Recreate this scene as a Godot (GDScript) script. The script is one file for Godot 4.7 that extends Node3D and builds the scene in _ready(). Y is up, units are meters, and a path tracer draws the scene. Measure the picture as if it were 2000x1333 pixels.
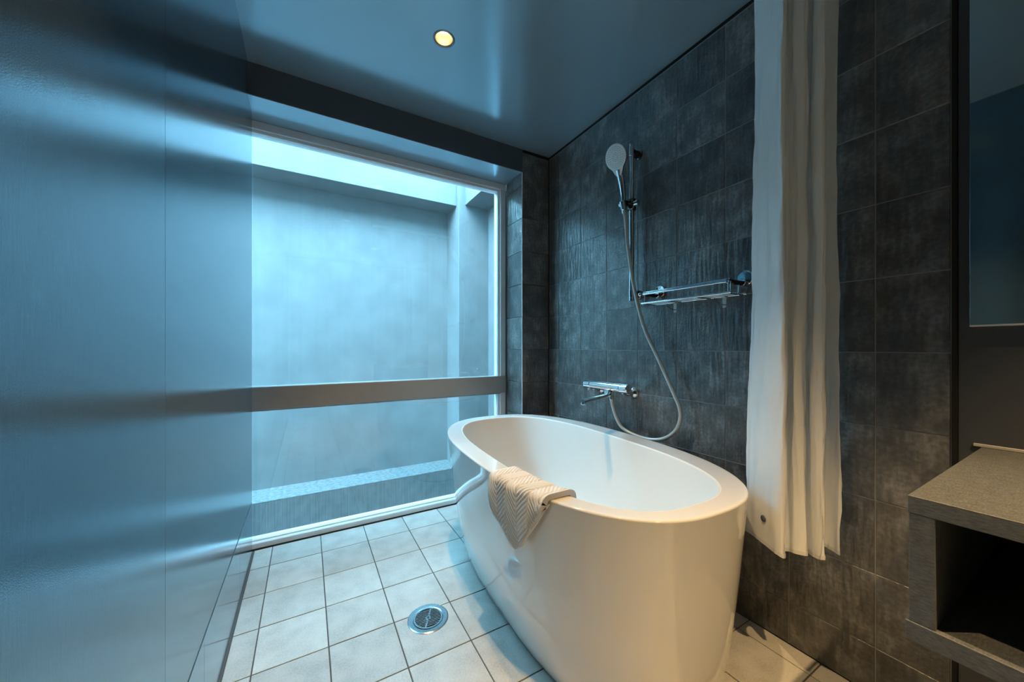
extends Node3D

# ---- room measures (metres) ----
const EYE := 0.9465
const XL := -0.2148          # left panel face
const XR := 1.3348           # right tiled face
const ZC := -1.8562          # front of the tiled pier and of the lintel
const XJ := 1.1339           # window jamb
const ZW := -2.0536          # front of the window frame
const ZE := 1.45             # wall behind the camera
const HC := 2.150            # ceiling
const HB := 2.0100           # underside of lintel
const ROW0 := 0.1326         # first wall joint above the floor

var rng := RandomNumberGenerator.new()
var M := {}
var cache := {}
var taken := {}

# ------------------------------------------------------------------ helpers
func mat(c: Color, rough := 0.5, metal := 0.0) -> StandardMaterial3D:
	var m := StandardMaterial3D.new()
	m.albedo_color = c
	m.roughness = rough
	m.metallic = metal
	return m

func S() -> SurfaceTool:
	var st := SurfaceTool.new()
	st.begin(Mesh.PRIMITIVE_TRIANGLES)
	return st

func done(st: SurfaceTool) -> ArrayMesh:
	st.generate_normals()
	return st.commit()

func obj(called: String, mesh: Mesh, m: Material, parent: Node = self, at := Vector3.ZERO) -> MeshInstance3D:
	var o := MeshInstance3D.new()
	o.name = called
	o.mesh = mesh
	o.material_override = m
	o.position = at
	parent.add_child(o, true)
	return o

func thing(called: String, label: String, category: String, at := Vector3.ZERO, group := "") -> Node3D:
	var o := Node3D.new()
	o.name = called
	add_child(o, true)
	o.position = at
	o.set_meta("label", label)
	o.set_meta("category", category)
	if group != "":
		o.set_meta("group", group)
	return o

func struct(called: String, label: String, category: String, at := Vector3.ZERO) -> Node3D:
	var o := thing(called, label, category, at)
	o.set_meta("kind", "structure")
	return o

func face(st: SurfaceTool, pts: Array, c: Vector3) -> void:
	# flat polygon, turned outward from c (front faces run clockwise)
	var n: Vector3 = (pts[1] - pts[0]).cross(pts[2] - pts[0])
	var mid := Vector3.ZERO
	for p in pts:
		mid += p
	mid /= pts.size()
	var p2 := pts.duplicate()
	if n.dot(mid - c) > 0.0:
		p2.reverse()
	st.set_smooth_group(-1)
	for i in range(1, p2.size() - 1):
		st.add_vertex(p2[0]); st.add_vertex(p2[i]); st.add_vertex(p2[i + 1])

func add_box(st: SurfaceTool, lo: Vector3, hi: Vector3, bevel := 0.001) -> void:
	var c := (lo + hi) * 0.5
	var h := (hi - lo) * 0.5
	var b: float = minf(bevel, minf(h.x, minf(h.y, h.z)) * 0.9)
	var v := {}
	for sx in [-1, 1]:
		for sy in [-1, 1]:
			for sz in [-1, 1]:
				var k := Vector3i(sx, sy, sz)
				v[k] = [c + Vector3(sx * h.x, sy * (h.y - b), sz * (h.z - b)), c + Vector3(sx * (h.x - b), sy * h.y, sz * (h.z - b)), c + Vector3(sx * (h.x - b), sy * (h.y - b), sz * h.z)]
	for a in 3:
		var p := (a + 1) % 3
		var q := (a + 2) % 3
		for s in [-1, 1]:
			var pts := []
			for w in [[-1, -1], [1, -1], [1, 1], [-1, 1]]:
				var k := Vector3i.ZERO
				k[a] = s; k[p] = w[0]; k[q] = w[1]
				pts.append(v[k][a])
			face(st, pts, c)
		for s in [-1, 1]:           # bevelled edges along axis a
			for t in [-1, 1]:
				var k0 := Vector3i.ZERO
				k0[p] = s; k0[q] = t; k0[a] = -1
				var k1 := k0
				k1[a] = 1
				face(st, [v[k0][p], v[k1][p], v[k1][q], v[k0][q]], c)
	for k in v:
		face(st, v[k], c)

func box_mesh(lo: Vector3, hi: Vector3, bevel := 0.001) -> ArrayMesh:
	var st := S()
	add_box(st, lo, hi, bevel)
	return done(st)

func bx(called: String, lo: Vector3, hi: Vector3, m: Material, parent: Node = self, bevel := 0.001) -> MeshInstance3D:
	# a box with its own origin in its middle
	var c := (lo + hi) * 0.5
	return obj(called, box_mesh(lo - c, hi - c, bevel), m, parent, c)

func tile_mesh(size: Vector3, bevel: float) -> ArrayMesh:
	var key := "%.4f %.4f %.4f %.4f" % [size.x, size.y, size.z, bevel]
	if not cache.has(key):
		cache[key] = box_mesh(-size * 0.5, size * 0.5, bevel)
	return cache[key]

func add_grid(st: SurfaceTool, rows: Array, closed := false, flip := false, group := 0) -> void:
	st.set_smooth_group(group)
	for i in range(rows.size() - 1):
		var a: Array = rows[i]
		var b: Array = rows[i + 1]
		var n := a.size()
		for j in range(n if closed else n - 1):
			var k := (j + 1) % n
			var q := [a[j], a[k], b[k], b[j]]
			if flip:
				q.reverse()
			for t in [0, 1, 2, 0, 2, 3]:
				st.add_vertex(q[t])

func ring(c: Vector3, u: Vector3, v: Vector3, n: int) -> Array:
	var r := []
	for i in n:
		var a := TAU * i / n
		r.append(c + u * cos(a) + v * sin(a))
	return r

func frame_of(d: Vector3) -> Array:
	var up := Vector3.UP if absf(d.y) < 0.9 else Vector3.RIGHT
	var u := d.cross(up).normalized()
	return [u, u.cross(d).normalized()]

func add_tube(st: SurfaceTool, pts: Array, r: float, n := 16, caps := true) -> void:
	var rows := []
	var u := Vector3.ZERO
	for i in pts.size():
		var d: Vector3 = (pts[mini(i + 1, pts.size() - 1)] - pts[maxi(i - 1, 0)]).normalized()
		if i == 0:
			u = frame_of(d)[0]
		u = (u - d * u.dot(d)).normalized()
		rows.append(ring(pts[i], u * r, d.cross(u) * r, n))
	add_grid(st, rows, true)
	if caps:
		for e in [0, pts.size() - 1]:
			var inward: Vector3 = pts[1] if e == 0 else pts[pts.size() - 2]
			face(st, rows[e], inward)

func tube(called: String, pts: Array, r: float, m: Material, parent: Node, n := 16) -> MeshInstance3D:
	var st := S()
	add_tube(st, pts, r, n)
	return obj(called, done(st), m, parent)

func add_lathe(st: SurfaceTool, base: Vector3, axis: Vector3, prof: Array, n := 32, hard := false) -> void:
	# prof: Vector2(radius, distance along axis)
	var f := frame_of(axis.normalized())
	var rows := []
	for p in prof:
		rows.append(ring(base + axis.normalized() * p.y, f[0] * maxf(p.x, 0.00001), f[1] * maxf(p.x, 0.00001), n))
	if hard:
		for i in range(rows.size() - 1):
			add_grid(st, [rows[i], rows[i + 1]], true, false, i + 1)
	else:
		add_grid(st, rows, true)

func lathe(called: String, base: Vector3, axis: Vector3, prof: Array, m: Material, parent: Node, n := 32, hard := true) -> MeshInstance3D:
	var st := S()
	add_lathe(st, base, axis, prof, n, hard)
	return obj(called, done(st), m, parent)

func smooth_path(pts: Array, per := 8) -> Array:
	var out := []
	for i in range(pts.size() - 1):
		var a: Vector3 = pts[maxi(i - 1, 0)]
		var d: Vector3 = pts[mini(i + 2, pts.size() - 1)]
		for k in per:
			out.append(pts[i].cubic_interpolate(pts[i + 1], a, d, float(k) / per))
	out.append(pts[-1])
	return out

# ------------------------------------------------------------------ textures
func noise(seed_: int, freq: float, w: int, h: int, oct := 4) -> Image:
	var n := FastNoiseLite.new()
	n.seed = seed_
	n.noise_type = FastNoiseLite.TYPE_SIMPLEX_SMOOTH
	n.frequency = freq
	n.fractal_octaves = oct
	return n.get_seamless_image(w, h)

func blend_tex(size: int, layers: Array, ramp: Gradient) -> ImageTexture:
	# layers: [image, weight]; weights add to 1; the mix looks a colour up in the ramp
	var im := Image.create(size, size, false, Image.FORMAT_RGB8)
	var data := []
	for l in layers:
		var g: Image = l[0]
		g.convert(Image.FORMAT_L8)
		if g.get_width() != size or g.get_height() != size:
			g.resize(size, size, Image.INTERPOLATE_CUBIC)
		data.append(g.get_data())
	var lut := []
	for i in 256:
		lut.append(ramp.sample(i / 255.0))
	for y in size:
		for x in size:
			var v := 0.0
			for k in layers.size():
				v += data[k][y * size + x] * float(layers[k][1])
			im.set_pixel(x, y, lut[clampi(int(v), 0, 255)])
	im.generate_mipmaps()
	return ImageTexture.create_from_image(im)

func grad(cols: Array, offs: Array) -> Gradient:
	var g := Gradient.new()
	g.colors = PackedColorArray(cols)
	g.offsets = PackedFloat32Array(offs)
	return g

func grey(v: float, tint := Color(1, 1, 1)) -> Color:
	return Color(v * tint.r, v * tint.g, v * tint.b)

func tri(m: StandardMaterial3D, scale: Vector3) -> StandardMaterial3D:
	m.uv1_triplanar = true
	m.uv1_world_triplanar = true
	m.uv1_triplanar_sharpness = 8.0
	m.uv1_scale = scale
	return m

func make_materials() -> void:
	# slate-look wall tile: vertical strokes, blotches and grit
	var ramp := grad([Color(0.235, 0.235, 0.233), Color(0.325, 0.324, 0.32), Color(0.405, 0.403, 0.399), Color(0.53, 0.528, 0.524)], [0.22, 0.46, 0.60, 0.80])
	var slate := blend_tex(1024, [[noise(11, 0.07, 512, 96), 0.26], [noise(12, 0.012, 512, 512), 0.46], [noise(13, 0.09, 512, 512, 3), 0.28]], ramp)
	var slate_h := blend_tex(1024, [[noise(21, 0.06, 512, 64), 0.5], [noise(22, 0.02, 512, 512), 0.3], [noise(23, 0.12, 512, 512, 3), 0.2]], grad([Color.BLACK, Color.WHITE], [0.2, 0.8]))
	M.slate = []
	for k in 5:
		var m := mat(grey([0.86, 0.93, 1.0, 1.06, 1.12][k]), 0.32)
		m.albedo_texture = slate
		m.heightmap_enabled = true
		m.heightmap_texture = slate_h
		m.heightmap_scale = 0.2
		m.metallic_specular = 0.85
		tri(m, Vector3(1.35, 1.35, 1.35))
		m.uv1_offset = Vector3(0.37 * k, 0.21 * k, 0.53 * k)
		M.slate.append(m)
	M.grout_wall = mat(Color(0.58, 0.59, 0.59), 0.9)
	M.black_gap = mat(Color(0.03, 0.03, 0.032), 0.7)
	# pale floor tile
	var fr := grad([Color(0.68, 0.67, 0.65), Color(0.745, 0.735, 0.715), Color(0.79, 0.78, 0.76)], [0.2, 0.5, 0.85])
	var ft := blend_tex(512, [[noise(31, 0.01, 512, 512), 0.55], [noise(32, 0.15, 512, 512, 3), 0.45]], fr)
	M.floor = []
	for k in 4:
		var m := mat(grey([0.96, 1.0, 1.03, 0.98][k]), 0.42)
		m.albedo_texture = ft
		m.metallic_specular = 0.45
		tri(m, Vector3(1.7, 1.7, 1.7))
		m.uv1_offset = Vector3(0.31 * k, 0.17 * k, 0.47 * k)
		M.floor.append(m)
	M.grout_floor = mat(Color(0.33, 0.33, 0.33), 0.9)
	# cast concrete with drip streaks, outside
	var cr := grad([Color(0.425, 0.43, 0.43), Color(0.452, 0.457, 0.457), Color(0.476, 0.481, 0.481)], [0.2, 0.5, 0.8])
	var cn := blend_tex(1024, [[noise(41, 0.05, 512, 16), 0.22], [noise(42, 0.008, 512, 512), 0.58], [noise(43, 0.1, 512, 512, 3), 0.20]], cr)
	M.concrete = mat(Color(1, 1, 1), 0.75)
	M.concrete.albedo_texture = cn
	tri(M.concrete, Vector3(0.8, 0.8, 0.8))
	var sr := grad([Color(0.375, 0.38, 0.38), Color(0.45, 0.455, 0.455), Color(0.495, 0.50, 0.50)], [0.22, 0.5, 0.8])
	M.concrete_streaked = mat(Color(1, 1, 1), 0.6)
	M.concrete_streaked.albedo_texture = blend_tex(1024, [[noise(51, 0.09, 1024, 12), 0.6], [noise(52, 0.015, 512, 512), 0.4]], sr)
	tri(M.concrete_streaked, Vector3(1.1, 1.1, 1.1))
	var lr := grad([Color(0.37, 0.375, 0.375), Color(0.452, 0.457, 0.457), Color(0.52, 0.525, 0.525)], [0.25, 0.48, 0.75])
	M.ledge = mat(Color(1, 1, 1), 0.8)
	M.ledge.albedo_texture = blend_tex(512, [[noise(55, 0.03, 512, 512), 0.7], [noise(56, 0.14, 512, 512, 3), 0.3]], lr)
	tri(M.ledge, Vector3(1.6, 1.6, 1.6))
	# coated steel wall panels and ceiling: fine orange peel
	var peel := blend_tex(1024, [[noise(61, 0.16, 1024, 1024, 3), 0.75], [noise(62, 0.2, 1024, 32, 3), 0.25]], grad([Color.BLACK, Color.WHITE], [0.2, 0.8]))
	M.panel = mat(Color(0.46, 0.575, 0.64), 0.17, 0.8)
	M.panel.albedo_texture = blend_tex(1024, [[noise(63, 0.25, 1024, 24, 3), 0.5], [noise(64, 0.2, 1024, 1024, 3), 0.5]], grad([Color(0.86, 0.87, 0.88), Color(1, 1, 1)], [0.25, 0.75]))
	M.panel.heightmap_enabled = true
	M.panel.heightmap_texture = peel
	M.panel.heightmap_scale = 0.004
	tri(M.panel, Vector3(3, 3, 3))
	M.panel_rough = M.panel.duplicate()
	M.panel_rough.roughness = 0.20
	M.panel_rough.heightmap_scale = 0.004
	M.base_panel = mat(Color(0.54, 0.64, 0.71), 0.14, 0.8)
	M.ceiling = mat(Color(0.64, 0.755, 0.82), 0.2, 0.55)
	M.ceiling.metallic_specular = 0.6
	M.lintel = mat(Color(0.27, 0.31, 0.34), 0.5)
	M.alu = mat(Color(0.84, 0.85, 0.86), 0.36, 0.1)
	M.white_alu = mat(Color(0.88, 0.885, 0.89), 0.35)
	M.rail_steel = mat(Color(0.62, 0.61, 0.60), 0.36, 0.25)
	M.chrome = mat(Color(0.86, 0.87, 0.88), 0.06, 1.0)
	M.dark_chrome = mat(Color(0.40, 0.42, 0.44), 0.12, 1.0)
	M.steel = mat(Color(0.70, 0.74, 0.76), 0.22, 1.0)
	M.rubber = mat(Color(0.05, 0.05, 0.055), 0.5)
	M.tub = mat(Color(0.88, 0.875, 0.865), 0.06)
	M.tub.metallic_specular = 0.62
	M.tub.clearcoat_enabled = true
	M.tub.clearcoat = 0.6
	M.tub.clearcoat_roughness = 0.04
	M.tub_inside = mat(Color(0.90, 0.89, 0.875), 0.28)
	M.glass = mat(Color(0.92, 0.97, 0.98, 0.04), 0.02)
	M.glass.transparency = BaseMaterial3D.TRANSPARENCY_ALPHA
	M.vinyl = mat(Color(0.97, 0.975, 0.975, 0.95), 0.27)
	M.vinyl.metallic_specular = 0.65
	M.vinyl.transparency = BaseMaterial3D.TRANSPARENCY_ALPHA
	M.vinyl.backlight_enabled = true
	M.vinyl.backlight = Color(0.48, 0.49, 0.49)
	M.vinyl.cull_mode = BaseMaterial3D.CULL_DISABLED
	M.hem = M.vinyl.duplicate()
	M.hem.albedo_color = Color(0.88, 0.89, 0.88, 0.95)
	M.terry = mat(Color(0.865, 0.862, 0.862), 0.95)
	M.terry.rim_enabled = true
	M.terry.rim = 0.4
	M.face_plate = mat(Color(0.86, 0.88, 0.89), 0.4)
	M.nozzle = mat(Color(0.30, 0.34, 0.37), 0.5)
	M.hose = mat(Color(0.78, 0.79, 0.78), 0.32, 0.25)
	M.tab = mat(Color(0.70, 0.75, 0.74), 0.3)
	M.mirror = mat(Color(0.80, 0.85, 0.85), 0.02, 1.0)
	M.wall_dark = mat(Color(0.27, 0.28, 0.30), 0.45)
	M.wall_plain = mat(Color(0.80, 0.80, 0.79), 0.6)
	var vr := grad([Color(0.31, 0.305, 0.30), Color(0.42, 0.415, 0.405), Color(0.53, 0.525, 0.51)], [0.2, 0.5, 0.85])
	M.laminate = mat(Color(0.84, 0.875, 0.91), 0.5)
	M.laminate.albedo_texture = blend_tex(1024, [[noise(71, 0.07, 256, 1024), 0.5], [noise(72, 0.02, 512, 512), 0.2], [noise(73, 0.3, 1024, 1024, 3), 0.3]], vr)
	tri(M.laminate, Vector3(4.5, 4.5, 4.5))
	M.upstand = mat(Color(0.72, 0.71, 0.68), 0.4)
	M.gold = mat(Color(0.95, 0.90, 0.80), 0.3, 0.85)
	M.bulb = mat(Color(1, 0.95, 0.85), 0.4)
	M.bulb.emission_enabled = true
	M.bulb.emission = Color(1.0, 0.90, 0.72)
	M.bulb.emission_energy_multiplier = 6.0
	M.ring = mat(Color(0.55, 0.57, 0.58), 0.3, 0.6)

# ------------------------------------------------------------------ scene
func _ready() -> void:
	rng.seed = 77
	# camera: level, shifted lens
	var cam := Camera3D.new()
	cam.name = "camera"
	cam.projection = Camera3D.PROJECTION_FRUSTUM
	cam.near = 0.05
	cam.far = 60.0
	cam.size = 0.05 * 2.0 * 666.5 / 699.607
	cam.frustum_offset = Vector2(0.0, 0.05 * 12.26 / 699.607)
	cam.position = Vector3(0, EYE, 0)
	cam.rotation.y = -0.5205
	add_child(cam)
	cam.current = true
	# even overcast sky
	var env := Environment.new()
	var sky_m := ProceduralSkyMaterial.new()
	sky_m.sky_top_color = Color(0.545, 0.855, 1.0)
	sky_m.sky_horizon_color = Color(0.575, 0.86, 1.0)
	sky_m.ground_horizon_color = Color(0.30, 0.38, 0.42)
	sky_m.ground_bottom_color = Color(0.22, 0.25, 0.27)
	sky_m.sky_energy_multiplier = 1.0
	var sky := Sky.new()
	sky.sky_material = sky_m
	env.background_mode = Environment.BG_SKY
	env.sky = sky
	env.background_energy_multiplier = 18.5
	env.tonemap_mode = Environment.TONE_MAPPER_LINEAR
	env.tonemap_exposure = 1.58
	env.sdfgi_enabled = true
	env.ssao_enabled = true
	env.ssil_enabled = true
	var we := WorldEnvironment.new()
	we.name = "world"
	we.environment = env
	add_child(we)
	# hazy sun high behind the house, shining down into the light well
	var sun := DirectionalLight3D.new()
	sun.name = "hazy_sun"
	sun.light_color = Color(0.80, 0.92, 1.0)
	sun.light_energy = 0.8
	sun.light_angular_distance = 28.0
	sun.sky_mode = DirectionalLight3D.SKY_MODE_LIGHT_ONLY
	sun.shadow_enabled = true
	sun.basis = Basis.looking_at(Vector3(0.46, -0.70, -0.60))
	add_child(sun)

	make_materials()
	build_floor()
	build_right_wall()
	build_pier()
	build_left_wall()
	build_ceiling()
	build_window()
	build_light_well()
	build_tub()
	build_curtain()
	build_vanity()
	build_shower()
	build_mixer()
	build_shelf()
	build_mat()
	build_drain()
	downlight(Vector3(0.4645, HC, -1.344), "recessed warm downlight glowing in the ceiling above the bathtub", 0.95)
	downlight(Vector3(0.33, HC, -0.45), "recessed warm downlight in the ceiling between bathtub and vanity shelf", 1.15)
	downlight(Vector3(0.72, HC, 0.45), "recessed warm downlight in the ceiling above the vanity shelf", 2.9)

func build_floor() -> void:
	var f := struct("floor", "pale square ceramic tile floor with dark thin joints", "floor")
	bx("grout_bed", Vector3(XL - 0.15, -0.12, ZW - 0.1), Vector3(XR + 0.15, -0.0025, ZE + 0.15), M.grout_floor, f)
	var xs := [XL + 0.004]
	var x := -0.1394
	while x < XR - 0.01:
		xs.append(x); x += 0.2
	xs.append(XR)
	var zs := [ZW + 0.012]
	var z := -1.8693
	while z < ZE:
		zs.append(z); z += 0.2
	zs.append(ZE)
	for i in range(xs.size() - 1):
		for j in range(zs.size() - 1):
			var lo := Vector3(xs[i] + 0.0018, -0.012, zs[j] + 0.0018)
			var hi := Vector3(xs[i + 1] - 0.0018, rng.randf_range(-0.0003, 0.0003), zs[j + 1] - 0.0018)
			var size := Vector3(hi.x - lo.x, 0.012, hi.z - lo.z)
			obj("tile", tile_mesh(size, 0.0009), M.floor[rng.randi() % 4], f, Vector3((lo.x + hi.x) / 2, hi.y - 0.006, (lo.z + hi.z) / 2))

func rows() -> Array:
	var r := [0.001]
	var y := ROW0
	while y < HC - 0.03:
		r.append(y); y += 0.2
	r.append(minf(y, HC - 0.004))
	return r

func build_right_wall() -> void:
	var w := struct("wall_right", "dark slate look square tile wall beside the bathtub", "wall")
	bx("backing", Vector3(XR + 0.0016, 0.0, ZW - 0.03), Vector3(XR + 0.12, HC + 0.05, -0.2195), M.grout_wall, w)
	bx("top_gap", Vector3(XR + 0.0005, HC - 0.0135, ZC), Vector3(XR + 0.004, HC, -0.2195), M.black_gap, w, 0.0002)
	var ys := rows()
	var zs := [ZC + 0.003]
	var z := -0.9522 - 0.8
	while z < -0.23:
		zs.append(z); z += 0.2
	zs.append(-0.2205)
	for i in range(ys.size() - 1):
		for j in range(zs.size() - 1):
			var top: float = minf(ys[i + 1], HC - 0.014)
			var size := Vector3(0.008, top - ys[i] - 0.0024, zs[j + 1] - zs[j] - 0.0024)
			obj("tile", tile_mesh(size, 0.0008), M.slate[rng.randi() % 5], w, Vector3(XR + 0.004 + rng.randf_range(-0.0003, 0.0003), (top + ys[i]) / 2, (zs[j] + zs[j + 1]) / 2))
	var t := struct("trim_1", "thin black vertical profile ending the tiled wall", "trim")
	bx("profile", Vector3(XR - 0.004, 0.0, -0.2195), Vector3(XR + 0.03, HC, -0.2102), M.black_gap, t, 0.001)
	var p := struct("wall_vanity", "plain dark blue-grey painted wall behind the mirror", "wall")
	bx("board", Vector3(XR, 0.0, -0.2102), Vector3(XR + 0.12, HC + 0.05, ZE), M.wall_dark, p, 0.001)
	var e := struct("wall_entrance", "plain grey wall at the entrance end of the room", "wall")
	bx("board", Vector3(XL - 0.15, 0.0, ZE), Vector3(XR + 0.15, HC + 0.05, ZE + 0.12), M.wall_plain, e, 0.001)

func build_pier() -> void:
	var w := struct("wall_back", "narrow dark slate tiled pier between window and right wall", "wall")
	bx("backing", Vector3(XJ + 0.0105, 0.0, ZW - 0.12), Vector3(XR + 0.0016, HC + 0.05, ZC - 0.0096), M.grout_wall, w)
	bx("corner_gap", Vector3(XR - 0.0035, 0.0, ZC - 0.009), Vector3(XR + 0.0014, HC, ZC + 0.0015), M.black_gap, w, 0.0002)
	bx("top_gap", Vector3(XJ + 0.011, HC - 0.0135, ZC - 0.009), Vector3(XR, HC, ZC - 0.0012), M.black_gap, w, 0.0002)
	var ys := rows()
	for i in range(ys.size() - 1):
		var top: float = minf(ys[i + 1], HC - 0.014)
		var size := Vector3(XR - XJ - 0.0085, top - ys[i] - 0.0024, 0.008)
		obj("tile", tile_mesh(size, 0.0008), M.slate[rng.randi() % 5], w, Vector3((XJ + 0.004 + XR - 0.0045) / 2, (top + ys[i]) / 2, ZC - 0.004 + rng.randf_range(-0.0003, 0.0003)))
		var top2: float = minf(ys[i + 1], HB - 0.002)
		if top2 > ys[i] + 0.02:
			var s2 := Vector3(0.008, top2 - ys[i] - 0.0024, ZC - ZW - 0.006)
			obj("tile", tile_mesh(s2, 0.0008), M.slate[rng.randi() % 5], w, Vector3(XJ + 0.004, (top2 + ys[i]) / 2, (ZC + ZW) / 2))
	bx("corner_trim", Vector3(XJ - 0.0008, 0.0, ZC - 0.003), Vector3(XJ + 0.0035, HB, ZC + 0.0012), M.white_alu, w, 0.0006)
	# lintel over the window
	var l := struct("trim_2", "dark painted lintel beam running over the window", "beam")
	bx("beam", Vector3(XL - 0.1, HB + 0.003, ZW - 0.03), Vector3(XJ + 0.003, HC, ZC), M.lintel, l, 0.001)
	bx("soffit", Vector3(XL - 0.1, HB, ZW - 0.05), Vector3(XJ - 0.001, HB + 0.003, ZC), M.ceiling, l, 0.0005)
	bx("end_joint", Vector3(XJ + 0.003, HB - 0.001, ZC - 0.01), Vector3(XJ + 0.0062, HC, ZC - 0.001), M.black_gap, l, 0.0002)

func build_left_wall() -> void:
	var w := struct("wall_left", "satin blue-grey coated panel wall mirroring the window", "wall")
	bx("backing", Vector3(XL - 0.16, 0.0, -2.0), Vector3(XL - 0.008, HC + 0.05, ZE), M.black_gap, w)
	bx("panel", Vector3(XL - 0.006, 0.2510, -0.84635), Vector3(XL, HC, ZE), M.panel_rough, w, 0.0006)
	bx("panel", Vector3(XL - 0.006, 0.2510, -1.990), Vector3(XL, HC, -0.84680), M.panel, w, 0.0006)
	bx("joint_profile", Vector3(XL - 0.006, 0.2435, -1.990), Vector3(XL - 0.0025, 0.2505, ZE), M.dark_chrome, w, 0.0004)
	var b := struct("baseboard_left", "low glossy grey base panels under the coated wall", "baseboard")
	var z := -2.0
	var joints := [-2.0, -1.657, -1.1216, -0.586, -0.05, 0.485, 1.02, ZE]
	for i in range(joints.size() - 1):
		bx("base_panel", Vector3(XL - 0.006, 0.004, joints[i] + 0.0008), Vector3(XL, 0.2430, joints[i + 1] - 0.0008), M.base_panel, b, 0.0006)
	bx("sealant", Vector3(XL - 0.004, -0.002, -2.0), Vector3(XL + 0.0045, 0.0055, ZE), M.grout_floor, b, 0.002)

func build_ceiling() -> void:
	var c := CSGBox3D.new()
	c.name = "ceiling"
	c.size = Vector3(XR - XL + 0.30, 0.075, ZE - ZW + 0.15)
	c.position = Vector3((XR + XL) / 2, HC + 0.0375, (ZE + ZW) / 2 + 0.04)
	c.material = M.ceiling
	for p in [Vector3(0.4645, 0, -1.344), Vector3(0.33, 0, -0.45), Vector3(0.72, 0, 0.45)]:
		var h := CSGCylinder3D.new()
		h.name = "cutout"
		h.operation = CSGShape3D.OPERATION_SUBTRACTION
		h.radius = 0.0365
		h.height = 0.12
		h.sides = 40
		h.position = Vector3(p.x - c.position.x, -0.0375, p.z - c.position.z)
		c.add_child(h, true)
	c.set_meta("kind", "structure")
	c.set_meta("label", "satin blue-grey ceiling board mirroring the window softly")
	c.set_meta("category", "ceiling")
	add_child(c)

func build_window() -> void:
	var w := struct("window_1", "full height fixed window in a pale metal frame with steel rail", "window")
	var zf := ZW
	# head
	bx("frame_head", Vector3(-0.29, 1.972, zf - 0.07), Vector3(XJ - 0.0005, HB - 0.0005, zf), M.alu, w, 0.0015)
	bx("glazing_bead", Vector3(-0.29, 1.9585, zf - 0.06), Vector3(1.088, 1.972, zf - 0.012), M.white_alu, w, 0.0015)
	# right stile
	bx("frame_stile", Vector3(1.092, 0.0, zf - 0.07), Vector3(XJ - 0.0045, 1.972, zf), M.alu, w, 0.0015)
	bx("glazing_bead", Vector3(1.076, 0.036, zf - 0.06), Vector3(1.092, 1.972, zf - 0.012), M.white_alu, w, 0.0015)
	bx("seal", Vector3(XJ - 0.0042, 0.0, zf - 0.06), Vector3(XJ - 0.0005, 1.972, zf - 0.004), M.rubber, w, 0.0003)
	# left stile, behind the panel wall
	bx("frame_stile", Vector3(-0.29, 0.0, zf - 0.07), Vector3(-0.2300, 1.972, zf + 0.05), M.alu, w, 0.0015)
	# sill
	bx("frame_sill", Vector3(-0.29, 0.003, zf - 0.07), Vector3(1.092, 0.030, zf + 0.008), M.white_alu, w, 0.003)
	bx("glazing_bead", Vector3(-0.23, 0.030, zf - 0.06), Vector3(1.076, 0.036, zf - 0.014), M.white_alu, w, 0.001)
	bx("sealant", Vector3(-0.23, -0.002, zf + 0.004), Vector3(1.13, 0.0035, zf + 0.012), M.rubber, w, 0.001)
	# cross rail
	bx("cross_rail", Vector3(-0.23, 0.6505, zf - 0.06), Vector3(XJ - 0.005, 0.7600, zf + 0.006), M.rail_steel, w, 0.002)
	bx("rail_lip", Vector3(-0.23, 0.6435, zf - 0.05), Vector3(1.092, 0.6500, zf - 0.004), M.rail_steel, w, 0.001)
	bx("pane", Vector3(-0.235, 0.030, zf - 0.039), Vector3(1.084, 0.655, zf - 0.033), M.glass, w, 0.0003)
	bx("pane", Vector3(-0.235, 0.755, zf - 0.039), Vector3(1.084, 1.965, zf - 0.033), M.glass, w, 0.0003)

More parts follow.
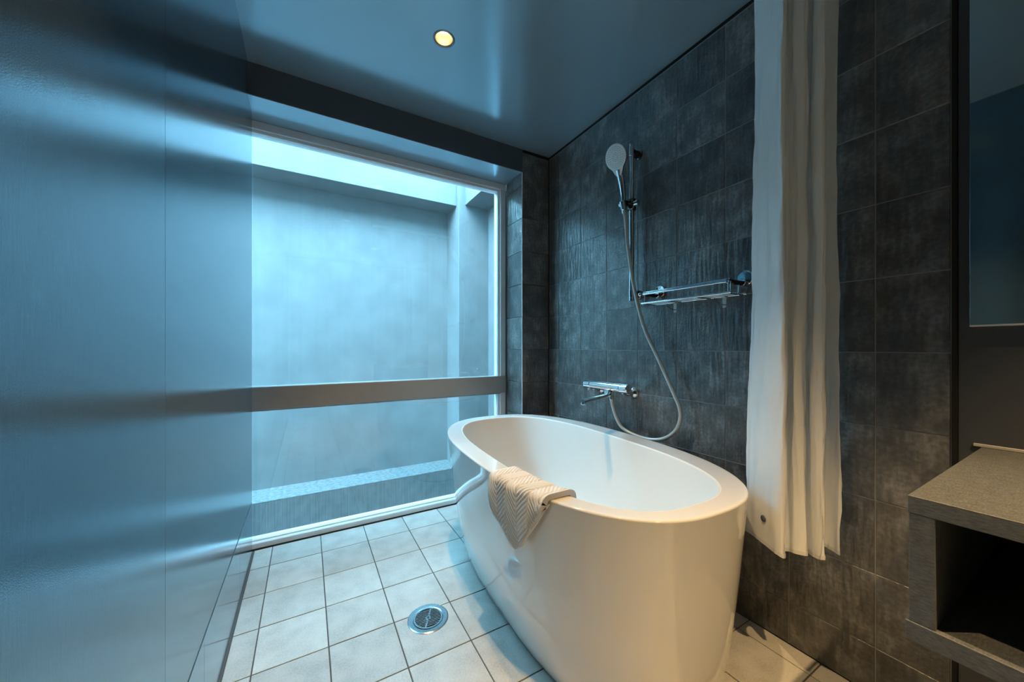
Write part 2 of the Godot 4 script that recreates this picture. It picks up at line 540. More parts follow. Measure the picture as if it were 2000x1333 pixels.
func build_light_well() -> void:
	var zb := -3.60
	var zbf := -3.333
	var zp := -3.2718
	var xp := 1.280
	var xr := 1.5983
	var hb := 2.3387
	var top := 2.63
	var lt := -0.2288
	var lf := -3.3055
	var b := struct("wall_outside", "bare concrete light well wall behind the window", "wall")
	bx("concrete_wall", Vector3(-3.2, -1.0, zb - 0.2), Vector3(xr + 0.3, top, zb), M.concrete, b, 0.002)
	var p := struct("wall_outside_right", "bare concrete side wall and pier of the light well", "wall")
	bx("pier", Vector3(xp, -1.0, zb), Vector3(xr, top, zp), M.concrete, p, 0.003)
	bx("side_wall", Vector3(xr, -1.0, zp - 0.2), Vector3(xr + 0.3, top, ZW - 0.12), M.concrete, p, 0.003)
	var t := struct("trim_3", "concrete beam bridging the far wall of the light well", "beam")
	bx("beam", Vector3(-3.2, hb, zb), Vector3(xp, top, zbf), M.concrete, t, 0.003)
	var s := struct("trim_4", "concrete beam along the side wall of the light well", "beam")
	bx("beam", Vector3(1.3457, hb - 0.002, zp), Vector3(xr, top, ZW - 0.125), M.concrete, s, 0.003)
	var l := struct("wall_outside_ledge", "pale concrete curb at the foot of the light well", "curb")
	bx("curb_face", Vector3(-3.2, -0.95, zb), Vector3(xp, lt - 0.010, lf - 0.001), M.concrete_streaked, l, 0.002)
	bx("curb_top", Vector3(-3.2, lt - 0.010, zb), Vector3(xp, lt, lf), M.ledge, l, 0.003)
	bx("curb_face", Vector3(xp, -0.95, zp), Vector3(xr, lt - 0.010, -3.235), M.concrete_streaked, l, 0.002)
	bx("gutter", Vector3(-3.2, -0.95, lf - 0.03), Vector3(xr + 0.1, -0.75, ZW - 0.02), M.concrete_streaked, l, 0.002)
	# outer face of the bathroom beside and below the window, plus added roof cover and storey, both unseen
	var o := struct("wall_outside_left", "concrete outer wall of the bathroom beside the window", "wall")
	bx("outer_wall", Vector3(-3.2, -1.0, ZW - 0.12), Vector3(-0.29, HC + 0.07, -2.0), M.concrete, o, 0.002)
	bx("outer_wall", Vector3(XR + 0.002, -1.0, ZW - 0.12), Vector3(xr + 0.3, HC + 0.07, ZW - 0.032), M.concrete, o, 0.002)
	bx("under_sill", Vector3(-0.29, -1.0, ZW - 0.06), Vector3(xr + 0.3, 0.0, ZW - 0.005), M.concrete_streaked, o, 0.002)
	bx("added_sky_blocker", Vector3(-6.0, HC + 0.091, -1.20), Vector3(7.0, 3.40, ZE + 0.3), M.concrete, o, 0.002)  # unseen mass added to hold sky light off the beam and well wall
	bx("added_roof_cover", Vector3(-3.2, HC + 0.0755, ZW - 0.034), Vector3(XR + 1.2, HC + 0.09, -1.20), M.wall_dark, o, 0.002)  # unseen dark cover added so the roof throws less light on the beam

func sup(cx: float, cz: float, a: float, b: float, n: float, y: float, rot: float, seg: int) -> Array:
	var r := []
	for i in seg:
		var t := TAU * i / seg
		var ct := cos(t)
		var st := sin(t)
		var u := a * signf(ct) * pow(absf(ct), 2.0 / n)
		var v := b * signf(st) * pow(absf(st), 2.0 / n)
		r.append(Vector3(cx + u * cos(rot) + v * sin(rot), y, cz - u * sin(rot) + v * cos(rot)))
	return r

const TUB_H := 0.562
const TUB_C := Vector2(0.8695, -1.1452)
const TUB_ROT := -0.038
func tub_inset(y: float) -> float:
	var s := clampf(1.0 - y / TUB_H, 0.0, 1.0)
	return 0.070 * s + 0.022 * pow(s, 3.0) + 0.015 * pow(s, 12.0)

func build_tub() -> void:
	var seg := 160
	var t := thing("bathtub", "glossy white oval freestanding bathtub beside the tiled wall", "bathtub", Vector3(TUB_C.x, 0, TUB_C.y))
	var rws := []
	var A := 0.3745
	var B := 0.664
	for k in 25:
		var y := 0.006 + (TUB_H - 0.012) * k / 24.0
		var i := tub_inset(y)
		rws.append(sup(0, 0, A - i, B - i * 0.62, 2.56 + 2.0 * i, y, TUB_ROT, seg))
	for k in 5:
		var a := PI / 2 * (k + 1) / 5.0
		rws.append(sup(0, 0, A - 0.006 * (1 - cos(a)), B - 0.006 * (1 - cos(a)), 2.56, TUB_H - 0.006 + 0.006 * sin(a), TUB_ROT, seg))
	# flat rim to the inner lip
	var ic := Vector2(-0.0102, 0.0062)
	var ia := 0.2905
	var ib := 0.598
	for k in 6:
		var f := (k + 1) / 6.0
		rws.append(sup(ic.x * f, ic.y * f, lerpf(A - 0.006, ia + 0.006, f), lerpf(B - 0.006, ib + 0.006, f), lerpf(2.56, 2.76, f), TUB_H - 0.0006 * f, TUB_ROT - 0.012 * f, seg))
	var st := S()
	rws.reverse()
	add_grid(st, rws, true)
	face(st, rws[-1], Vector3(0, 0.2, 0))
	obj("shell", done(st), M.tub, t)
	var inn := []
	for k in 5:
		var a := PI / 2 * k / 4.0
		inn.append(sup(ic.x, ic.y, ia + 0.006 * (1 - sin(a)), ib + 0.006 * (1 - sin(a)), 2.76, TUB_H - 0.0066 + 0.006 * cos(a), TUB_ROT - 0.012, seg))
	for k in 24:
		var f := (k + 1) / 24.0
		var y := lerpf(TUB_H - 0.0066, 0.10, f)
		var ins := 0.075 * f + 0.085 * pow(f, 9.0)
		inn.append(sup(ic.x, ic.y, ia - ins, ib - ins * 1.35, 2.76 - 0.3 * f, y, TUB_ROT - 0.012, seg))
	for k in 4:
		var f := (k + 1) / 4.0
		inn.append(sup(ic.x, ic.y, (ia - 0.16) * (1 - f) + 0.002, (ib - 0.216) * (1 - f) + 0.002, 2.4, 0.10 - 0.006 * sqrt(f), TUB_ROT - 0.012, seg))
	var si := S()
	inn.reverse()
	add_grid(si, inn, true)
	obj("basin", done(si), M.tub_inside, t)
	lathe("waste_plug", Vector3(0.0, 0.095, -0.1), Vector3.UP, [Vector2(0.034, 0.0), Vector2(0.034, 0.006), Vector2(0.028, 0.009), Vector2(0, 0.010)], M.chrome, t)
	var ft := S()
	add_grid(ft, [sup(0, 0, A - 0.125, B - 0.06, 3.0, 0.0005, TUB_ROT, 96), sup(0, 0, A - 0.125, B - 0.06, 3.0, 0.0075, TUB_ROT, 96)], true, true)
	obj("shadow_gap_ring", done(ft), M.black_gap, t)  # black foot ring standing for the shadow gap under the tub

func build_curtain() -> void:
	var t := thing("shower_curtain", "translucent white vinyl shower curtain gathered against the dark tiles", "curtain", Vector3(1.18, 0.38, -0.48))
	var hem := 0.383
	var head := 2.095
	var plan := [Vector3(1.172, 0, -0.596), Vector3(1.160, 0, -0.580), Vector3(1.128, 0, -0.528), Vector3(1.104, 0, -0.480), Vector3(1.116, 0, -0.472), Vector3(1.146, 0, -0.488), Vector3(1.158, 0, -0.478), Vector3(1.150, 0, -0.458), Vector3(1.156, 0, -0.442), Vector3(1.172, 0, -0.446), Vector3(1.196, 0, -0.462), Vector3(1.206, 0, -0.452), Vector3(1.186, 0, -0.428), Vector3(1.186, 0, -0.413), Vector3(1.205, 0, -0.415), Vector3(1.262, 0, -0.452), Vector3(1.270, 0, -0.440), Vector3(1.262, 0, -0.404)]
	var path := smooth_path(plan, 9)
	var mid := Vector3(1.18, 0, -0.47)
	var org := Vector3(1.18, 0.38, -0.48)
	var n := FastNoiseLite.new()
	n.seed = 5
	n.frequency = 1.0
	var cloth := []
	var cols := path.size()
	for k in 71:
		var f := k / 70.0
		var y := lerpf(hem, head, f)
		var row := []
		var gather := lerpf(1.0, 0.82, smoothstep(0.08, 0.65, f)) + 0.02 * sin(f * 5.0)
		for j in cols:
			var p: Vector3 = path[j]
			var lean := clampf(1.0 - float(j) / (cols * 0.55), 0.0, 1.0)
			var q := mid + (p - mid) * lerpf(1.0, gather, lean)
			var s := float(j) / cols
			var d := 0.010 * n.get_noise_2d(s * 5.0, y * 0.9) + 0.0035 * n.get_noise_2d(s * 16.0 + 7.0, y * 4.0) + 0.0012 * n.get_noise_2d(s * 60.0, y * 9.0 + s * 30.0)
			q += Vector3(d * 0.6, 0, d)
			q.x = minf(q.x, XR - 0.012)
			row.append(Vector3(q.x, y + 0.006 * sin(s * 17.0) * (1.0 - f), q.z) - org)
		cloth.append(row)
	var st := S()
	add_grid(st, cloth, false)
	obj("sheet", done(st), M.vinyl, t)
	# welded hem along the lower edge
	var hs := S()
	var lo := []
	var hi := []
	for j in cols:
		var nrm: Vector3 = (cloth[0][mini(j + 1, cols - 1)] - cloth[0][maxi(j - 1, 0)]).cross(Vector3.UP).normalized()
		lo.append(cloth[0][j] + nrm * 0.0012)
		hi.append(cloth[0][j] + nrm * 0.0012 + Vector3(0, 0.010, 0))
	add_grid(hs, [lo, hi], false)
	obj("hem", done(hs), M.hem, t)
	# magnet sewn in near the lower corner
	var j0 := int(cols * 0.125)
	var at: Vector3 = cloth[3][j0]
	var side: Vector3 = (cloth[3][j0 + 1] - cloth[3][j0 - 1]).cross(Vector3.UP).normalized()
	if side.x > 0.0:
		side = -side
	lathe("magnet", at + side * 0.0012, side, [Vector2(0, 0.003), Vector2(0.0075, 0.0028), Vector2(0.009, 0.0015), Vector2(0.009, 0.0)], M.nozzle, t, 24, false)
	# rail and rings on the ceiling
	var r := thing("curtain_rail", "straight white curtain rail fixed under the ceiling over the curtain", "rail", Vector3(1.18, HC, -0.47))
	bx("track", Vector3(-0.62, -0.024, -0.009), Vector3(0.154, 0.0, 0.009), M.white_alu, r, 0.002)
	for k in 7:
		lathe("glider", Vector3(-0.075 + 0.027 * k, -0.060, 0.0), Vector3.UP, [Vector2(0.0, 0.0), Vector2(0.006, 0.001), Vector2(0.006, 0.012), Vector2(0.0025, 0.014), Vector2(0.0025, 0.036)], M.white_alu, r, 12)

func build_vanity() -> void:
	var xf := 0.8022
	var z0 := -0.1755
	var z1 := 1.05
	var v := thing("vanity_shelf", "grey stone look open box vanity shelf mounted on the wall", "shelf", Vector3(XR, 0.4985, z0))
	var o := Vector3(XR, 0.4985, z0)
	var part := func(called: String, lo: Vector3, hi: Vector3, m: Material, bev: float): bx(called, lo - o, hi - o, m, v, bev)
	part.call("worktop", Vector3(xf, 0.6930, z0), Vector3(XR, 0.7195, z1), M.laminate, 0.0008)
	part.call("side_panel", Vector3(xf + 0.0006, 0.5275, z0 + 0.0012), Vector3(XR, 0.6929, z0 + 0.0280), M.laminate, 0.0006)
	part.call("side_panel", Vector3(xf + 0.0006, 0.5275, z1 - 0.028), Vector3(XR, 0.6929, z1), M.laminate, 0.0006)
	part.call("bottom_board", Vector3(xf - 0.0012, 0.4985, z0 - 0.0024), Vector3(XR, 0.5274, z1), M.laminate, 0.0008)
	part.call("back_board", Vector3(XR - 0.016, 0.5275, z0 + 0.029), Vector3(XR - 0.001, 0.6929, z1 - 0.029), M.laminate, 0.0006)
	part.call("upstand", Vector3(XR - 0.006, 0.7196, z0 - 0.012), Vector3(XR - 0.0005, 0.7265, z1), M.upstand, 0.001)
	var m := thing("wall_mirror", "large frameless mirror on the wall above the vanity shelf", "mirror", Vector3(XR, 0.997, -0.19))
	bx("backing", Vector3(-0.0195, 0.004, 0.004), Vector3(-0.0005, 1.08, 1.2), M.wall_dark, m, 0.001)
	bx("glass", Vector3(-0.0225, 0.0, 0.0), Vector3(-0.0195, 1.084, 1.204), M.mirror, m, 0.0008)
	bx("edge_strip", Vector3(-0.0235, -0.0035, 0.0), Vector3(-0.002, 0.0, 1.204), M.alu, m, 0.0006)

func build_shower() -> void:
	var bxp := 1.285
	var bz := -1.1458
	# slide rail
	var r := thing("shower_rail", "chrome vertical shower slide rail on the dark tiled wall", "rail", Vector3(bxp, 1.1585, bz))
	tube("bar", [Vector3(0, 0, 0), Vector3(0, 0.7155, 0)], 0.0115, M.chrome, r, 28)
	for y in [0.030, 0.676]:
		lathe("bracket", Vector3(0.0505, y, 0), Vector3.LEFT, [Vector2(0.0, 0.0012), Vector2(0.021, 0.0012), Vector2(0.021, 0.006), Vector2(0.0165, 0.010), Vector2(0.0165, 0.046)], M.dark_chrome, r, 28)
		lathe("collar", Vector3(0, y - 0.018, 0), Vector3.UP, [Vector2(0.0115, 0.0), Vector2(0.0130, 0.001), Vector2(0.0130, 0.035), Vector2(0.0115, 0.036)], M.chrome, r, 28)
	var cap := lathe("end_cap", Vector3(0, -0.001, 0), Vector3.UP, [Vector2(0, 0.0), Vector2(0.0118, 0.0), Vector2(0.0122, 0.002), Vector2(0.0122, 0.050), Vector2(0.0115, 0.0505)], M.chrome, r, 28)
	cap.set_meta("label", "chrome end cap")
	# slider with cone holder
	var sy := 0.437
	lathe("slider", Vector3(0, sy - 0.026, 0), Vector3.UP, [Vector2(0.0115, 0), Vector2(0.019, 0.002), Vector2(0.020, 0.010), Vector2(0.020, 0.044), Vector2(0.018, 0.050), Vector2(0.0115, 0.051)], M.dark_chrome, r, 28, false)
	tube("slider_arm", [Vector3(-0.012, sy + 0.002, 0), Vector3(-0.044, sy - 0.004, 0.002)], 0.0145, M.dark_chrome, r, 22)
	lathe("lock_knob", Vector3(0.0, sy, 0.018), Vector3(0, 0, 1), [Vector2(0.012, 0.0), Vector2(0.013, 0.002), Vector2(0.013, 0.018), Vector2(0.011, 0.021), Vector2(0, 0.022)], M.chrome, r, 24)
	lathe("holder_button", Vector3(-0.046, sy - 0.006, 0.0), Vector3(-1, -0.15, -0.25), [Vector2(0.014, 0.0), Vector2(0.016, 0.004), Vector2(0.015, 0.022), Vector2(0.010, 0.028), Vector2(0, 0.029)], M.chrome, r, 24, false)
	# hand shower
	var foot := Vector3(1.2245, 1.578, -1.1395)
	var headc := Vector3(1.170, 1.774, -1.124)
	var hs := thing("hand_shower", "round white-faced hand shower resting in the slide rail holder", "shower head", foot)
	var ax := (headc - foot).normalized()
	var nf := Vector3(-0.93, -0.36, 0.10).normalized()      # the way the spray face looks
	nf = nf.normalized()
	var upd := (ax - nf * ax.dot(nf)).normalized()
	var wid := nf.cross(upd).normalized()
	var L := headc - foot
	# handle: tapered, from the cone to the neck
	var rws := []
	for k in 13:
		var f := k / 12.0
		var c: Vector3 = L * (f * 0.74) + nf * (-0.010 * sin(f * PI) - 0.003 * f)
		var rr := lerpf(0.0105, 0.0150, smoothstep(0.0, 0.8, f))
		rws.append(ring(c, wid * rr, nf.cross(wid) .normalized() * 0.0 + (upd.cross(wid)).normalized() * rr * 0.92, 22))
	var st := S()
	add_grid(st, rws, true)
	obj("handle", done(st), M.chrome, hs)
	lathe("cone_nut", -ax * 0.020, ax, [Vector2(0.0, 0.0), Vector2(0.0095, 0.0), Vector2(0.0125, 0.004), Vector2(0.0140, 0.038), Vector2(0.0105, 0.042)], M.steel, hs, 24)
	# head: disc with a drop-shaped neck, in the plane (wid, upd)
	var R := 0.0535
	var outline := func(scale: float) -> Array:
		var o := []
		for i in 72:
			var a := TAU * i / 72.0
			var p := Vector2(cos(a), sin(a)) * R * scale
			var below := maxf(0.0, -sin(a))
			if below > 0.78:      # draw the lower arc down into the neck
				var g := (below - 0.78) / 0.22
				p.y -= 0.028 * smoothstep(0.0, 1.0, g) * scale
				p.x *= lerpf(1.0, 0.80, g)
			o.append(p)
		return o
	var layer := func(scale: float, depth: float) -> Array:
		var o := []
		for p in outline.call(scale):
			o.append(L + wid * p.x + upd * p.y + nf * depth)
		return o
	var sh := S()
	add_grid(sh, [layer.call(0.02, -0.020), layer.call(0.45, -0.018), layer.call(0.80, -0.010), layer.call(0.96, -0.003), layer.call(1.0, 0.003), layer.call(1.0, 0.008), layer.call(0.985, 0.010)], true)
	obj("head_shell", done(sh), M.chrome, hs)
	var fp := S()
	add_grid(fp, [layer.call(0.985, 0.0098), layer.call(0.965, 0.0112), layer.call(0.9, 0.0116), layer.call(0.02, 0.0116)], true)
	var plate := obj("face_plate", done(fp), M.face_plate, hs)
	plate.set_meta("label", "pale spray face")
	var nz := S()
	for rg in [[0.0415, 30], [0.0345, 22], [0.0275, 18], [0.0165, 12], [0.010, 8]]:
		for i in rg[1]:
			var a: float = TAU * i / rg[1]
			add_lathe(nz, L + (wid * cos(a) + upd * sin(a)) * float(rg[0]) + nf * 0.0114, nf, [Vector2(0.00135, 0.0), Vector2(0.0011, 0.0014), Vector2(0.0, 0.0015)], 6)
	var nzo := obj("spray_nozzles", done(nz), M.nozzle, plate)
	nzo.set_meta("kind", "stuff")
	# hose
	var pts := [foot - ax * 0.016, Vector3(1.232, 1.5135, -1.1318), Vector3(1.240, 1.3996, -1.1273), Vector3(1.255, 1.2153, -1.106), Vector3(1.270, 1.0326, -1.0632), Vector3(1.280, 0.9008, -1.0005), Vector3(1.285, 0.7777, -0.9385), Vector3(1.290, 0.6894, -0.903), Vector3(1.290, 0.619, -0.9189), Vector3(1.290, 0.5706, -0.9709), Vector3(1.287, 0.5490, -1.038), Vector3(1.279, 0.5510, -1.1179), Vector3(1.266, 0.574, -1.1835), Vector3(1.256, 0.6202, -1.2118), Vector3(1.250, 0.678, -1.2295), Vector3(1.250, 0.7183, -1.2361)]
	var h := thing("shower_hose", "grey metal shower hose looping from hand shower to mixer", "hose", Vector3.ZERO)
	tube("hose_tube", smooth_path(pts, 10), 0.0078, M.hose, h, 14)
	lathe("hose_nut", pts[15] - Vector3(0, 0.020, 0), Vector3.UP, [Vector2(0.0085, 0), Vector2(0.0105, 0.003), Vector2(0.0105, 0.020)], M.chrome, h, 18)
	lathe("hose_nut", pts[0] - ax * 0.018, ax, [Vector2(0.0085, 0), Vector2(0.0098, 0.003), Vector2(0.0098, 0.018)], M.chrome, h, 18)

func build_mixer() -> void:
	var c := Vector3(1.260, 0.757, -1.282)
	var m := thing("bath_mixer", "chrome thermostatic bath mixer with spout on the tiled wall", "faucet", c)
	lathe("body", Vector3(0, 0, -0.098), Vector3(0, 0, 1), [Vector2(0, 0), Vector2(0.0205, 0), Vector2(0.0208, 0.001), Vector2(0.0208, 0.195), Vector2(0.0205, 0.196), Vector2(0, 0.196)], M.chrome, m, 40)
	lathe("temperature_knob", Vector3(0, 0, -0.144), Vector3(0, 0, 1), [Vector2(0, 0.0), Vector2(0.0185, 0.0), Vector2(0.0215, 0.003), Vector2(0.0215, 0.043), Vector2(0.0195, 0.045), Vector2(0, 0.045)], M.chrome, m, 40)
	lathe("flow_knob", Vector3(0, 0, 0.099), Vector3(0, 0, 1), [Vector2(0, 0.0), Vector2(0.0195, 0.0), Vector2(0.0215, 0.002), Vector2(0.0215, 0.042), Vector2(0.0185, 0.045), Vector2(0, 0.045)], M.chrome, m, 40)
	tube("stop_button", [Vector3(-0.004, -0.018, -0.115), Vector3(-0.004, -0.027, -0.115)], 0.0065, M.white_alu, m, 14)
	for z in [-0.107, 0.107]:
		lathe("escutcheon", Vector3(XR - c.x, -0.027, z), Vector3.LEFT, [Vector2(0, 0.0), Vector2(0.029, 0.0), Vector2(0.029, 0.004), Vector2(0.022, 0.014), Vector2(0.014, 0.018), Vector2(0.0125, 0.020)], M.chrome, m, 32, false)
		tube("wall_union", smooth_path([Vector3(XR - c.x - 0.012, -0.027, z), Vector3(0.042, -0.026, z), Vector3(0.026, -0.020, z * 0.93), Vector3(0.006, -0.008, z * 0.86)], 5), 0.0125, M.chrome, m, 22)
		lathe("union_nut", Vector3(0.020, -0.017, z * 0.91), Vector3(-1, 0.55, 0), [Vector2(0.013, -0.006), Vector2(0.0175, -0.004), Vector2(0.0175, 0.007), Vector2(0.013, 0.009)], M.chrome, m, 6)
	# outlet block, spout and hose outlet below the body
	bx("outlet_block", Vector3(-0.024, -0.046, 0.010), Vector3(0.006, -0.014, 0.042), M.chrome, m, 0.003)
	var root := Vector3(-0.012, -0.036, 0.032)
	var tip := Vector3(1.003, 0.7185, -1.157) - c
	var d := (tip - root).normalized()
	var sd := d.cross(Vector3.UP).normalized()
	var st := S()
	var rws := []
	for k in 9:
		var f := k / 8.0
		var p := root.lerp(tip, f)
		var hw := lerpf(0.0115, 0.0130, f)
		var hh := lerpf(0.0085, 0.0070, f)
		var rw := []
		for i in 24:
			var a := TAU * i / 24.0
			rw.append(p + sd * hw * signf(cos(a)) * pow(absf(cos(a)), 0.55) + Vector3.UP * hh * signf(sin(a)) * pow(absf(sin(a)), 0.55))
		rws.append(rw)
	add_grid(st, rws, true)
	face(st, rws[0], tip)
	face(st, rws[8], root)
	obj("spout", done(st), M.chrome, m)
	lathe("aerator", tip - d * 0.010 + Vector3(0, -0.014, 0), Vector3.UP, [Vector2(0, 0), Vector2(0.010, 0.0), Vector2(0.0118, 0.002), Vector2(0.0118, 0.012)], M.chrome, m, 24)
	tube("hose_outlet", [Vector3(-0.010, -0.018, 0.046), Vector3(-0.010, -0.038, 0.046)], 0.0105, M.chrome, m, 18)

func build_shelf() -> void:
	var o := Vector3(XR, 1.13, -0.855)
	var s := thing("wall_shelf", "chrome wire shower shelf on two round wall brackets", "shelf", o)
	var xa := 1.222 - XR           # front
	var xb := -0.030               # rear
	var za := -1.031 - o.z
	var zb := -0.675 - o.z
	for z in [za + 0.001, zb - 0.006]:
		lathe("wall_disc", Vector3(-0.0005, 0.058, z), Vector3.LEFT, [Vector2(0, 0), Vector2(0.0265, 0.0), Vector2(0.0265, 0.005), Vector2(0.024, 0.007), Vector2(0, 0.008)], M.chrome, s, 36)
		bx("bracket_arm", Vector3(xa - 0.004, 0.030, z - 0.006), Vector3(-0.006, 0.046, z + 0.006), M.dark_chrome, s, 0.003)
		lathe("bracket_boss", Vector3(-0.006, 0.042, z), Vector3.LEFT, [Vector2(0.0, 0.0), Vector2(0.013, 0.0), Vector2(0.013, 0.020), Vector2(0.011, 0.022), Vector2(0, 0.022)], M.chrome, s, 24)
	var ball := SphereMesh.new()
	ball.radius = 0.0085
	ball.height = 0.017
	ball.radial_segments = 24
	ball.rings = 12
	obj("end_ball", ball, M.chrome, s, Vector3(xa - 0.004, 0.038, za - 0.009))
	# upper guard rails
	tube("guard_rail", [Vector3(xa, 0.038, za), Vector3(xa, 0.038, zb)], 0.0042, M.chrome, s, 14)
	tube("guard_rail", [Vector3(xa + 0.006, 0.046, za), Vector3(xa + 0.006, 0.046, zb)], 0.0028, M.chrome, s, 12)
	# tray: rim and long wires
	tube("tray_rim", [Vector3(xa, 0.0, za - 0.006), Vector3(xa, 0.0, zb + 0.006)], 0.0038, M.chrome, s, 14)
	tube("tray_rim", [Vector3(xb, 0.0, za - 0.006), Vector3(xb, 0.0, zb + 0.012)], 0.0038, M.chrome, s, 14)
	for k in 5:
		var x := lerpf(xa, xb, (k + 1) / 6.0)
		tube("tray_wire", [Vector3(x, 0.001, za), Vector3(x, 0.001, zb)], 0.0020, M.steel, s, 8)
	for z in [za, lerpf(za, zb, 0.34), lerpf(za, zb, 0.68), zb]:
		tube("cross_wire", [Vector3(xa, -0.003, z), Vector3(xb, -0.003, z)], 0.0024, M.steel, s, 8)
	for z in [za + 0.012, zb - 0.004, zb + 0.004]:
		tube("upright", [Vector3(xa, 0.0, z), Vector3(xa, 0.037, z)], 0.0022, M.chrome, s, 8)
	for z in [za + 0.02, zb - 0.02]:
		tube("upright", [Vector3(xb + 0.01, 0.0, z), Vector3(xb + 0.01, 0.037, z)], 0.0022, M.chrome, s, 8)
	# two hooks clipped under the tray
	var labels := ["small hook hanging under the wire shelf near the slide rail", "small hook hanging under the wire shelf near the curtain"]
	var zs := [-0.893, -0.703]
	for k in 2:
		var at := Vector3(1.245, 1.1225, zs[k])
		var h := thing("shelf_hook", labels[k], "hook", at, "hooks under the shower shelf")
		bx("clip", Vector3(-0.010, -0.006, -0.006), Vector3(0.010, 0.0, 0.006), M.tab, h, 0.001)
		bx("tab", Vector3(-0.003, -0.040, -0.0065), Vector3(0.000, -0.006, 0.0065), M.tab, h, 0.001)
		tube("hook_wire", smooth_path([Vector3(-0.004, -0.004, -0.034), Vector3(-0.006, -0.014, -0.030), Vector3(-0.006, -0.024, -0.018), Vector3(-0.005, -0.030, -0.004), Vector3(-0.004, -0.031, 0.006)], 5), 0.0016, M.dark_chrome, h, 8)

func rim_out(z: float) -> float:
	# x of the outer rim on the room side at a given z
	var v := (z - TUB_C.y) / 0.664
	var u := 0.3745 * pow(maxf(0.0, 1.0 - pow(absf(v), 2.56)), 1.0 / 2.56)
	return TUB_C.x - u + (z - TUB_C.y) * -0.038

func rim_in(z: float) -> float:
	var v := (z - TUB_C.y - 0.006) / 0.598
	var u := 0.2905 * pow(maxf(0.0, 1.0 - pow(absf(v), 2.76)), 1.0 / 2.76)
	return TUB_C.x - 0.010 - u + (z - TUB_C.y) * -0.05

func build_mat() -> void:
	var z0 := -0.972
	var z1 := -0.732
	var org := Vector3(0.53, TUB_H, -0.85)
	var t := thing("bath_mat", "quilted white chevron bath mat draped over the bathtub rim", "bath mat", org)
	var NS := 150
	var NT := 170
	var thick := 0.009
	var n := FastNoiseLite.new()
	n.seed = 3
	n.frequency = 1.0
	var drop_at := func(s: float) -> float:
		var k := [[0.0, 0.088], [0.12, 0.104], [0.42, 0.156], [0.52, 0.160], [0.62, 0.142], [0.80, 0.082], [1.0, 0.010]]
		for i in range(k.size() - 1):
			if s <= k[i + 1][0]:
				return lerpf(k[i][1], k[i + 1][1], (s - k[i][0]) / (k[i + 1][0] - k[i][0]))
		return 0.01
	var top := []
	var bottom := []
	for i in NS + 1:
		var s := float(i) / NS
		var z := lerpf(z0, z1, s)
		var xo := rim_out(z)
		var xi := rim_in(z)
		var drop: float = drop_at.call(s)
		# centre line of the cloth in the (x, y) plane
		var line := []
		line.append(Vector2(xi + 0.012, -0.07))
		line.append(Vector2(xi + 0.010, -0.02))
		for k in 5:
			var a := PI / 2 * k / 4.0
			line.append(Vector2(xi - 0.001 + 0.009 * cos(a), -0.004 + 0.007 * sin(a)))
		for k in 5:
			var a := PI / 2 + PI / 2 * k / 4.0
			line.append(Vector2(xo + 0.004 + 0.013 * cos(a), -0.010 + 0.013 * sin(a)))
		for k in 4:
			var f := (k + 1) / 4.0
			var yy := -0.010 - drop * f
			line.append(Vector2(xo - 0.009 + 0.012 * f * (drop / 0.17) - 0.004 * sin(f * PI), yy))
		# resample evenly
		var lens := [0.0]
		for k in range(line.size() - 1):
			lens.append(lens[-1] + line[k].distance_to(line[k + 1]))
		var total: float = lens[-1]
		var ra := []
		var rb := []
		for j in NT + 1:
			var d := total * j / NT
			var k := 0
			while k < line.size() - 2 and lens[k + 1] < d:
				k += 1
			var f: float = (d - lens[k]) / maxf(lens[k + 1] - lens[k], 1e-6)
			var p: Vector2 = line[k].lerp(line[k + 1], clampf(f, 0.0, 1.0))
			var tg: Vector2 = (line[k + 1] - line[k]).normalized()
			var nrm := Vector2(tg.y, -tg.x)          # away from the tub
			if nrm.dot(p - Vector2((xi + xo) / 2, -0.06)) < 0.0:
				nrm = -nrm
			# quilting: bands of slanting ribs that meet in chevrons
			var q := total - d
			var band := fposmod(s * 0.27 / 0.052, 2.0)
			var zig := absf(band - 1.0) * 0.052
			var rib := absf(sin(PI * ((d - 0.12) + zig) / 0.0135))
			var border := smoothstep(0.0, 0.010, minf(q, minf(s * 0.27, (1.0 - s) * 0.27)) - 0.004)
			var seam := smoothstep(0.0, 0.12, absf(fposmod(band, 1.0) - 0.5) * -1.0 + 0.5)
			var up := 0.0052 * sqrt(rib) * border * seam + 0.0035 * (1.0 - border)
			# soft waves of the hanging part
			var hang := clampf((d - (total - drop)) / 0.17, 0.0, 1.0)
			var wave := -hang * (0.012 * sin(s * 9.0 + 1.2) - 0.004)
			var roll := 0.008 * smoothstep(0.86, 1.0, s)
			var px := p.x - maxf(0.0, hang) * 0.002 + minf(0.0, wave)
			# the near edge leans back as it falls
			var zz := z
			ra.append(Vector3(px + nrm.x * (thick * 0.5 + up + roll), org.y + p.y + nrm.y * (thick * 0.5 + up + roll * 0.6), zz) - org)
			rb.append(Vector3(px - nrm.x * thick * 0.2, org.y + p.y - nrm.y * thick * 0.2, zz) - org)
		top.append(ra)
		bottom.append(rb)
	var st := S()
	add_grid(st, top, false)
	add_grid(st, bottom, false, true)
	for e in [0, NS]:
		add_grid(st, [top[e], bottom[e]], false, false, 3)
	var ta := []
	var ba := []
	var tb := []
	var bb := []
	for i in NS + 1:
		ta.append(top[i][NT]); ba.append(bottom[i][NT])
		tb.append(top[i][0]); bb.append(bottom[i][0])
	add_grid(st, [ta, ba], false, false, 4)
	add_grid(st, [tb, bb], false, false, 5)
	obj("quilted_cloth", done(st), M.terry, t)

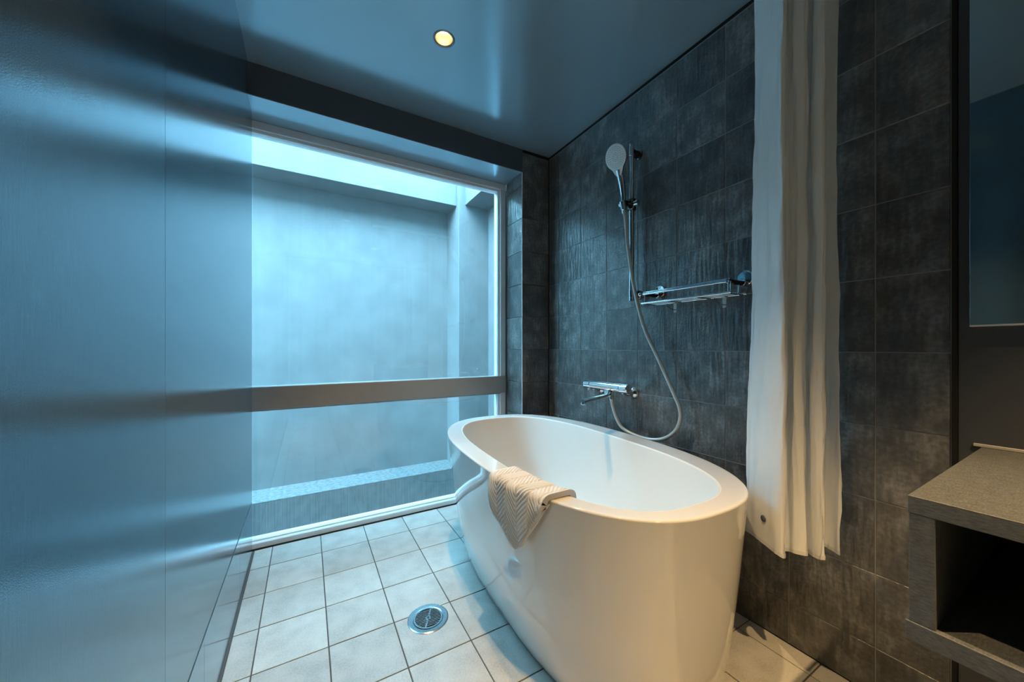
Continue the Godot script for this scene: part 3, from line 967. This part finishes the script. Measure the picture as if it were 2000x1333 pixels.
func build_drain() -> void:
	var c := Vector3(0.3675, 0.0, -1.2295)
	var d := thing("floor_drain", "round chrome floor drain with slotted grate", "drain", c)
	lathe("flange", Vector3.ZERO, Vector3.UP, [Vector2(0.0700, 0.0), Vector2(0.0695, 0.0016), Vector2(0.0660, 0.0030), Vector2(0.0530, 0.0024), Vector2(0.0500, 0.0014), Vector2(0.0500, 0.0004)], M.steel, d, 64)
	lathe("recess_shade_disc", Vector3(0, 0.0006, 0), Vector3.UP, [Vector2(0.0505, 0.0), Vector2(0.0, 0.0001)], M.black_gap, d, 48)  # flat black disc painting the darkness below the grate
	lathe("grate_rim", Vector3.ZERO, Vector3.UP, [Vector2(0.0495, 0.0006), Vector2(0.0490, 0.0030), Vector2(0.0440, 0.0030), Vector2(0.0435, 0.0006)], M.steel, d, 64)
	lathe("hub", Vector3.ZERO, Vector3.UP, [Vector2(0.0090, 0.0006), Vector2(0.0090, 0.0030), Vector2(0.0048, 0.0030), Vector2(0.0046, 0.0010)], M.steel, d, 24)
	lathe("hub_screw", Vector3(0, 0.0008, 0), Vector3.UP, [Vector2(0.0046, 0.0), Vector2(0.0, 0.0008)], M.rubber, d, 16)
	# slats across, one web along
	var dirv := Vector3(1, 0, 0.06).normalized()
	var acr := Vector3(-dirv.z, 0, dirv.x)
	for k in 11:
		var off := -0.0350 + 0.0070 * k
		var half := sqrt(maxf(0.0, 0.0440 * 0.0440 - off * off))
		var st := S()
		add_box(st, Vector3(-half, 0.0008, -0.0014), Vector3(half, 0.0029, 0.0014), 0.0004)
		var o := obj("slat", done(st), M.steel, d, acr * off)
		o.rotation.y = -atan2(dirv.z, dirv.x)
	for a in [deg_to_rad(62), deg_to_rad(62) + PI]:
		var st := S()
		add_box(st, Vector3(0.006, 0.0007, -0.0028), Vector3(0.0445, 0.0031, 0.0028), 0.0004)
		var o := obj("web", done(st), M.steel, d)
		o.rotation.y = a

func downlight(at: Vector3, label: String, energy: float) -> void:
	var d := thing("downlight", label, "lamp", at, "recessed ceiling downlights")
	lathe("trim_ring", Vector3.ZERO, Vector3.UP, [Vector2(0.0335, 0.012), Vector2(0.0335, -0.0010), Vector2(0.0360, -0.0030), Vector2(0.0405, -0.0022), Vector2(0.0420, 0.0)], M.ring, d, 48, false)
	lathe("reflector", Vector3.ZERO, Vector3.UP, [Vector2(0.0333, 0.002), Vector2(0.0315, 0.018), Vector2(0.0260, 0.034), Vector2(0.0200, 0.042)], M.gold, d, 48, false)
	lathe("bulb_face", Vector3.ZERO, Vector3.UP, [Vector2(0.0, 0.034), Vector2(0.012, 0.0345), Vector2(0.0215, 0.037), Vector2(0.0225, 0.041)], M.bulb, d, 32, false)
	lathe("housing", Vector3.ZERO, Vector3.UP, [Vector2(0.0352, 0.004), Vector2(0.0352, 0.052), Vector2(0.0, 0.053)], M.rubber, d, 32)
	var l := SpotLight3D.new()
	l.name = "lamp_light"
	l.position = Vector3(0, 0.022, 0)
	l.rotation.x = -PI / 2
	l.light_color = Color(1.0, 0.83, 0.58)
	l.light_energy = energy
	l.light_size = 0.011
	l.spot_range = 8.0
	l.spot_attenuation = 2.0
	l.spot_angle = 37.0
	l.spot_angle_attenuation = 0.55
	l.shadow_enabled = true
	d.add_child(l)
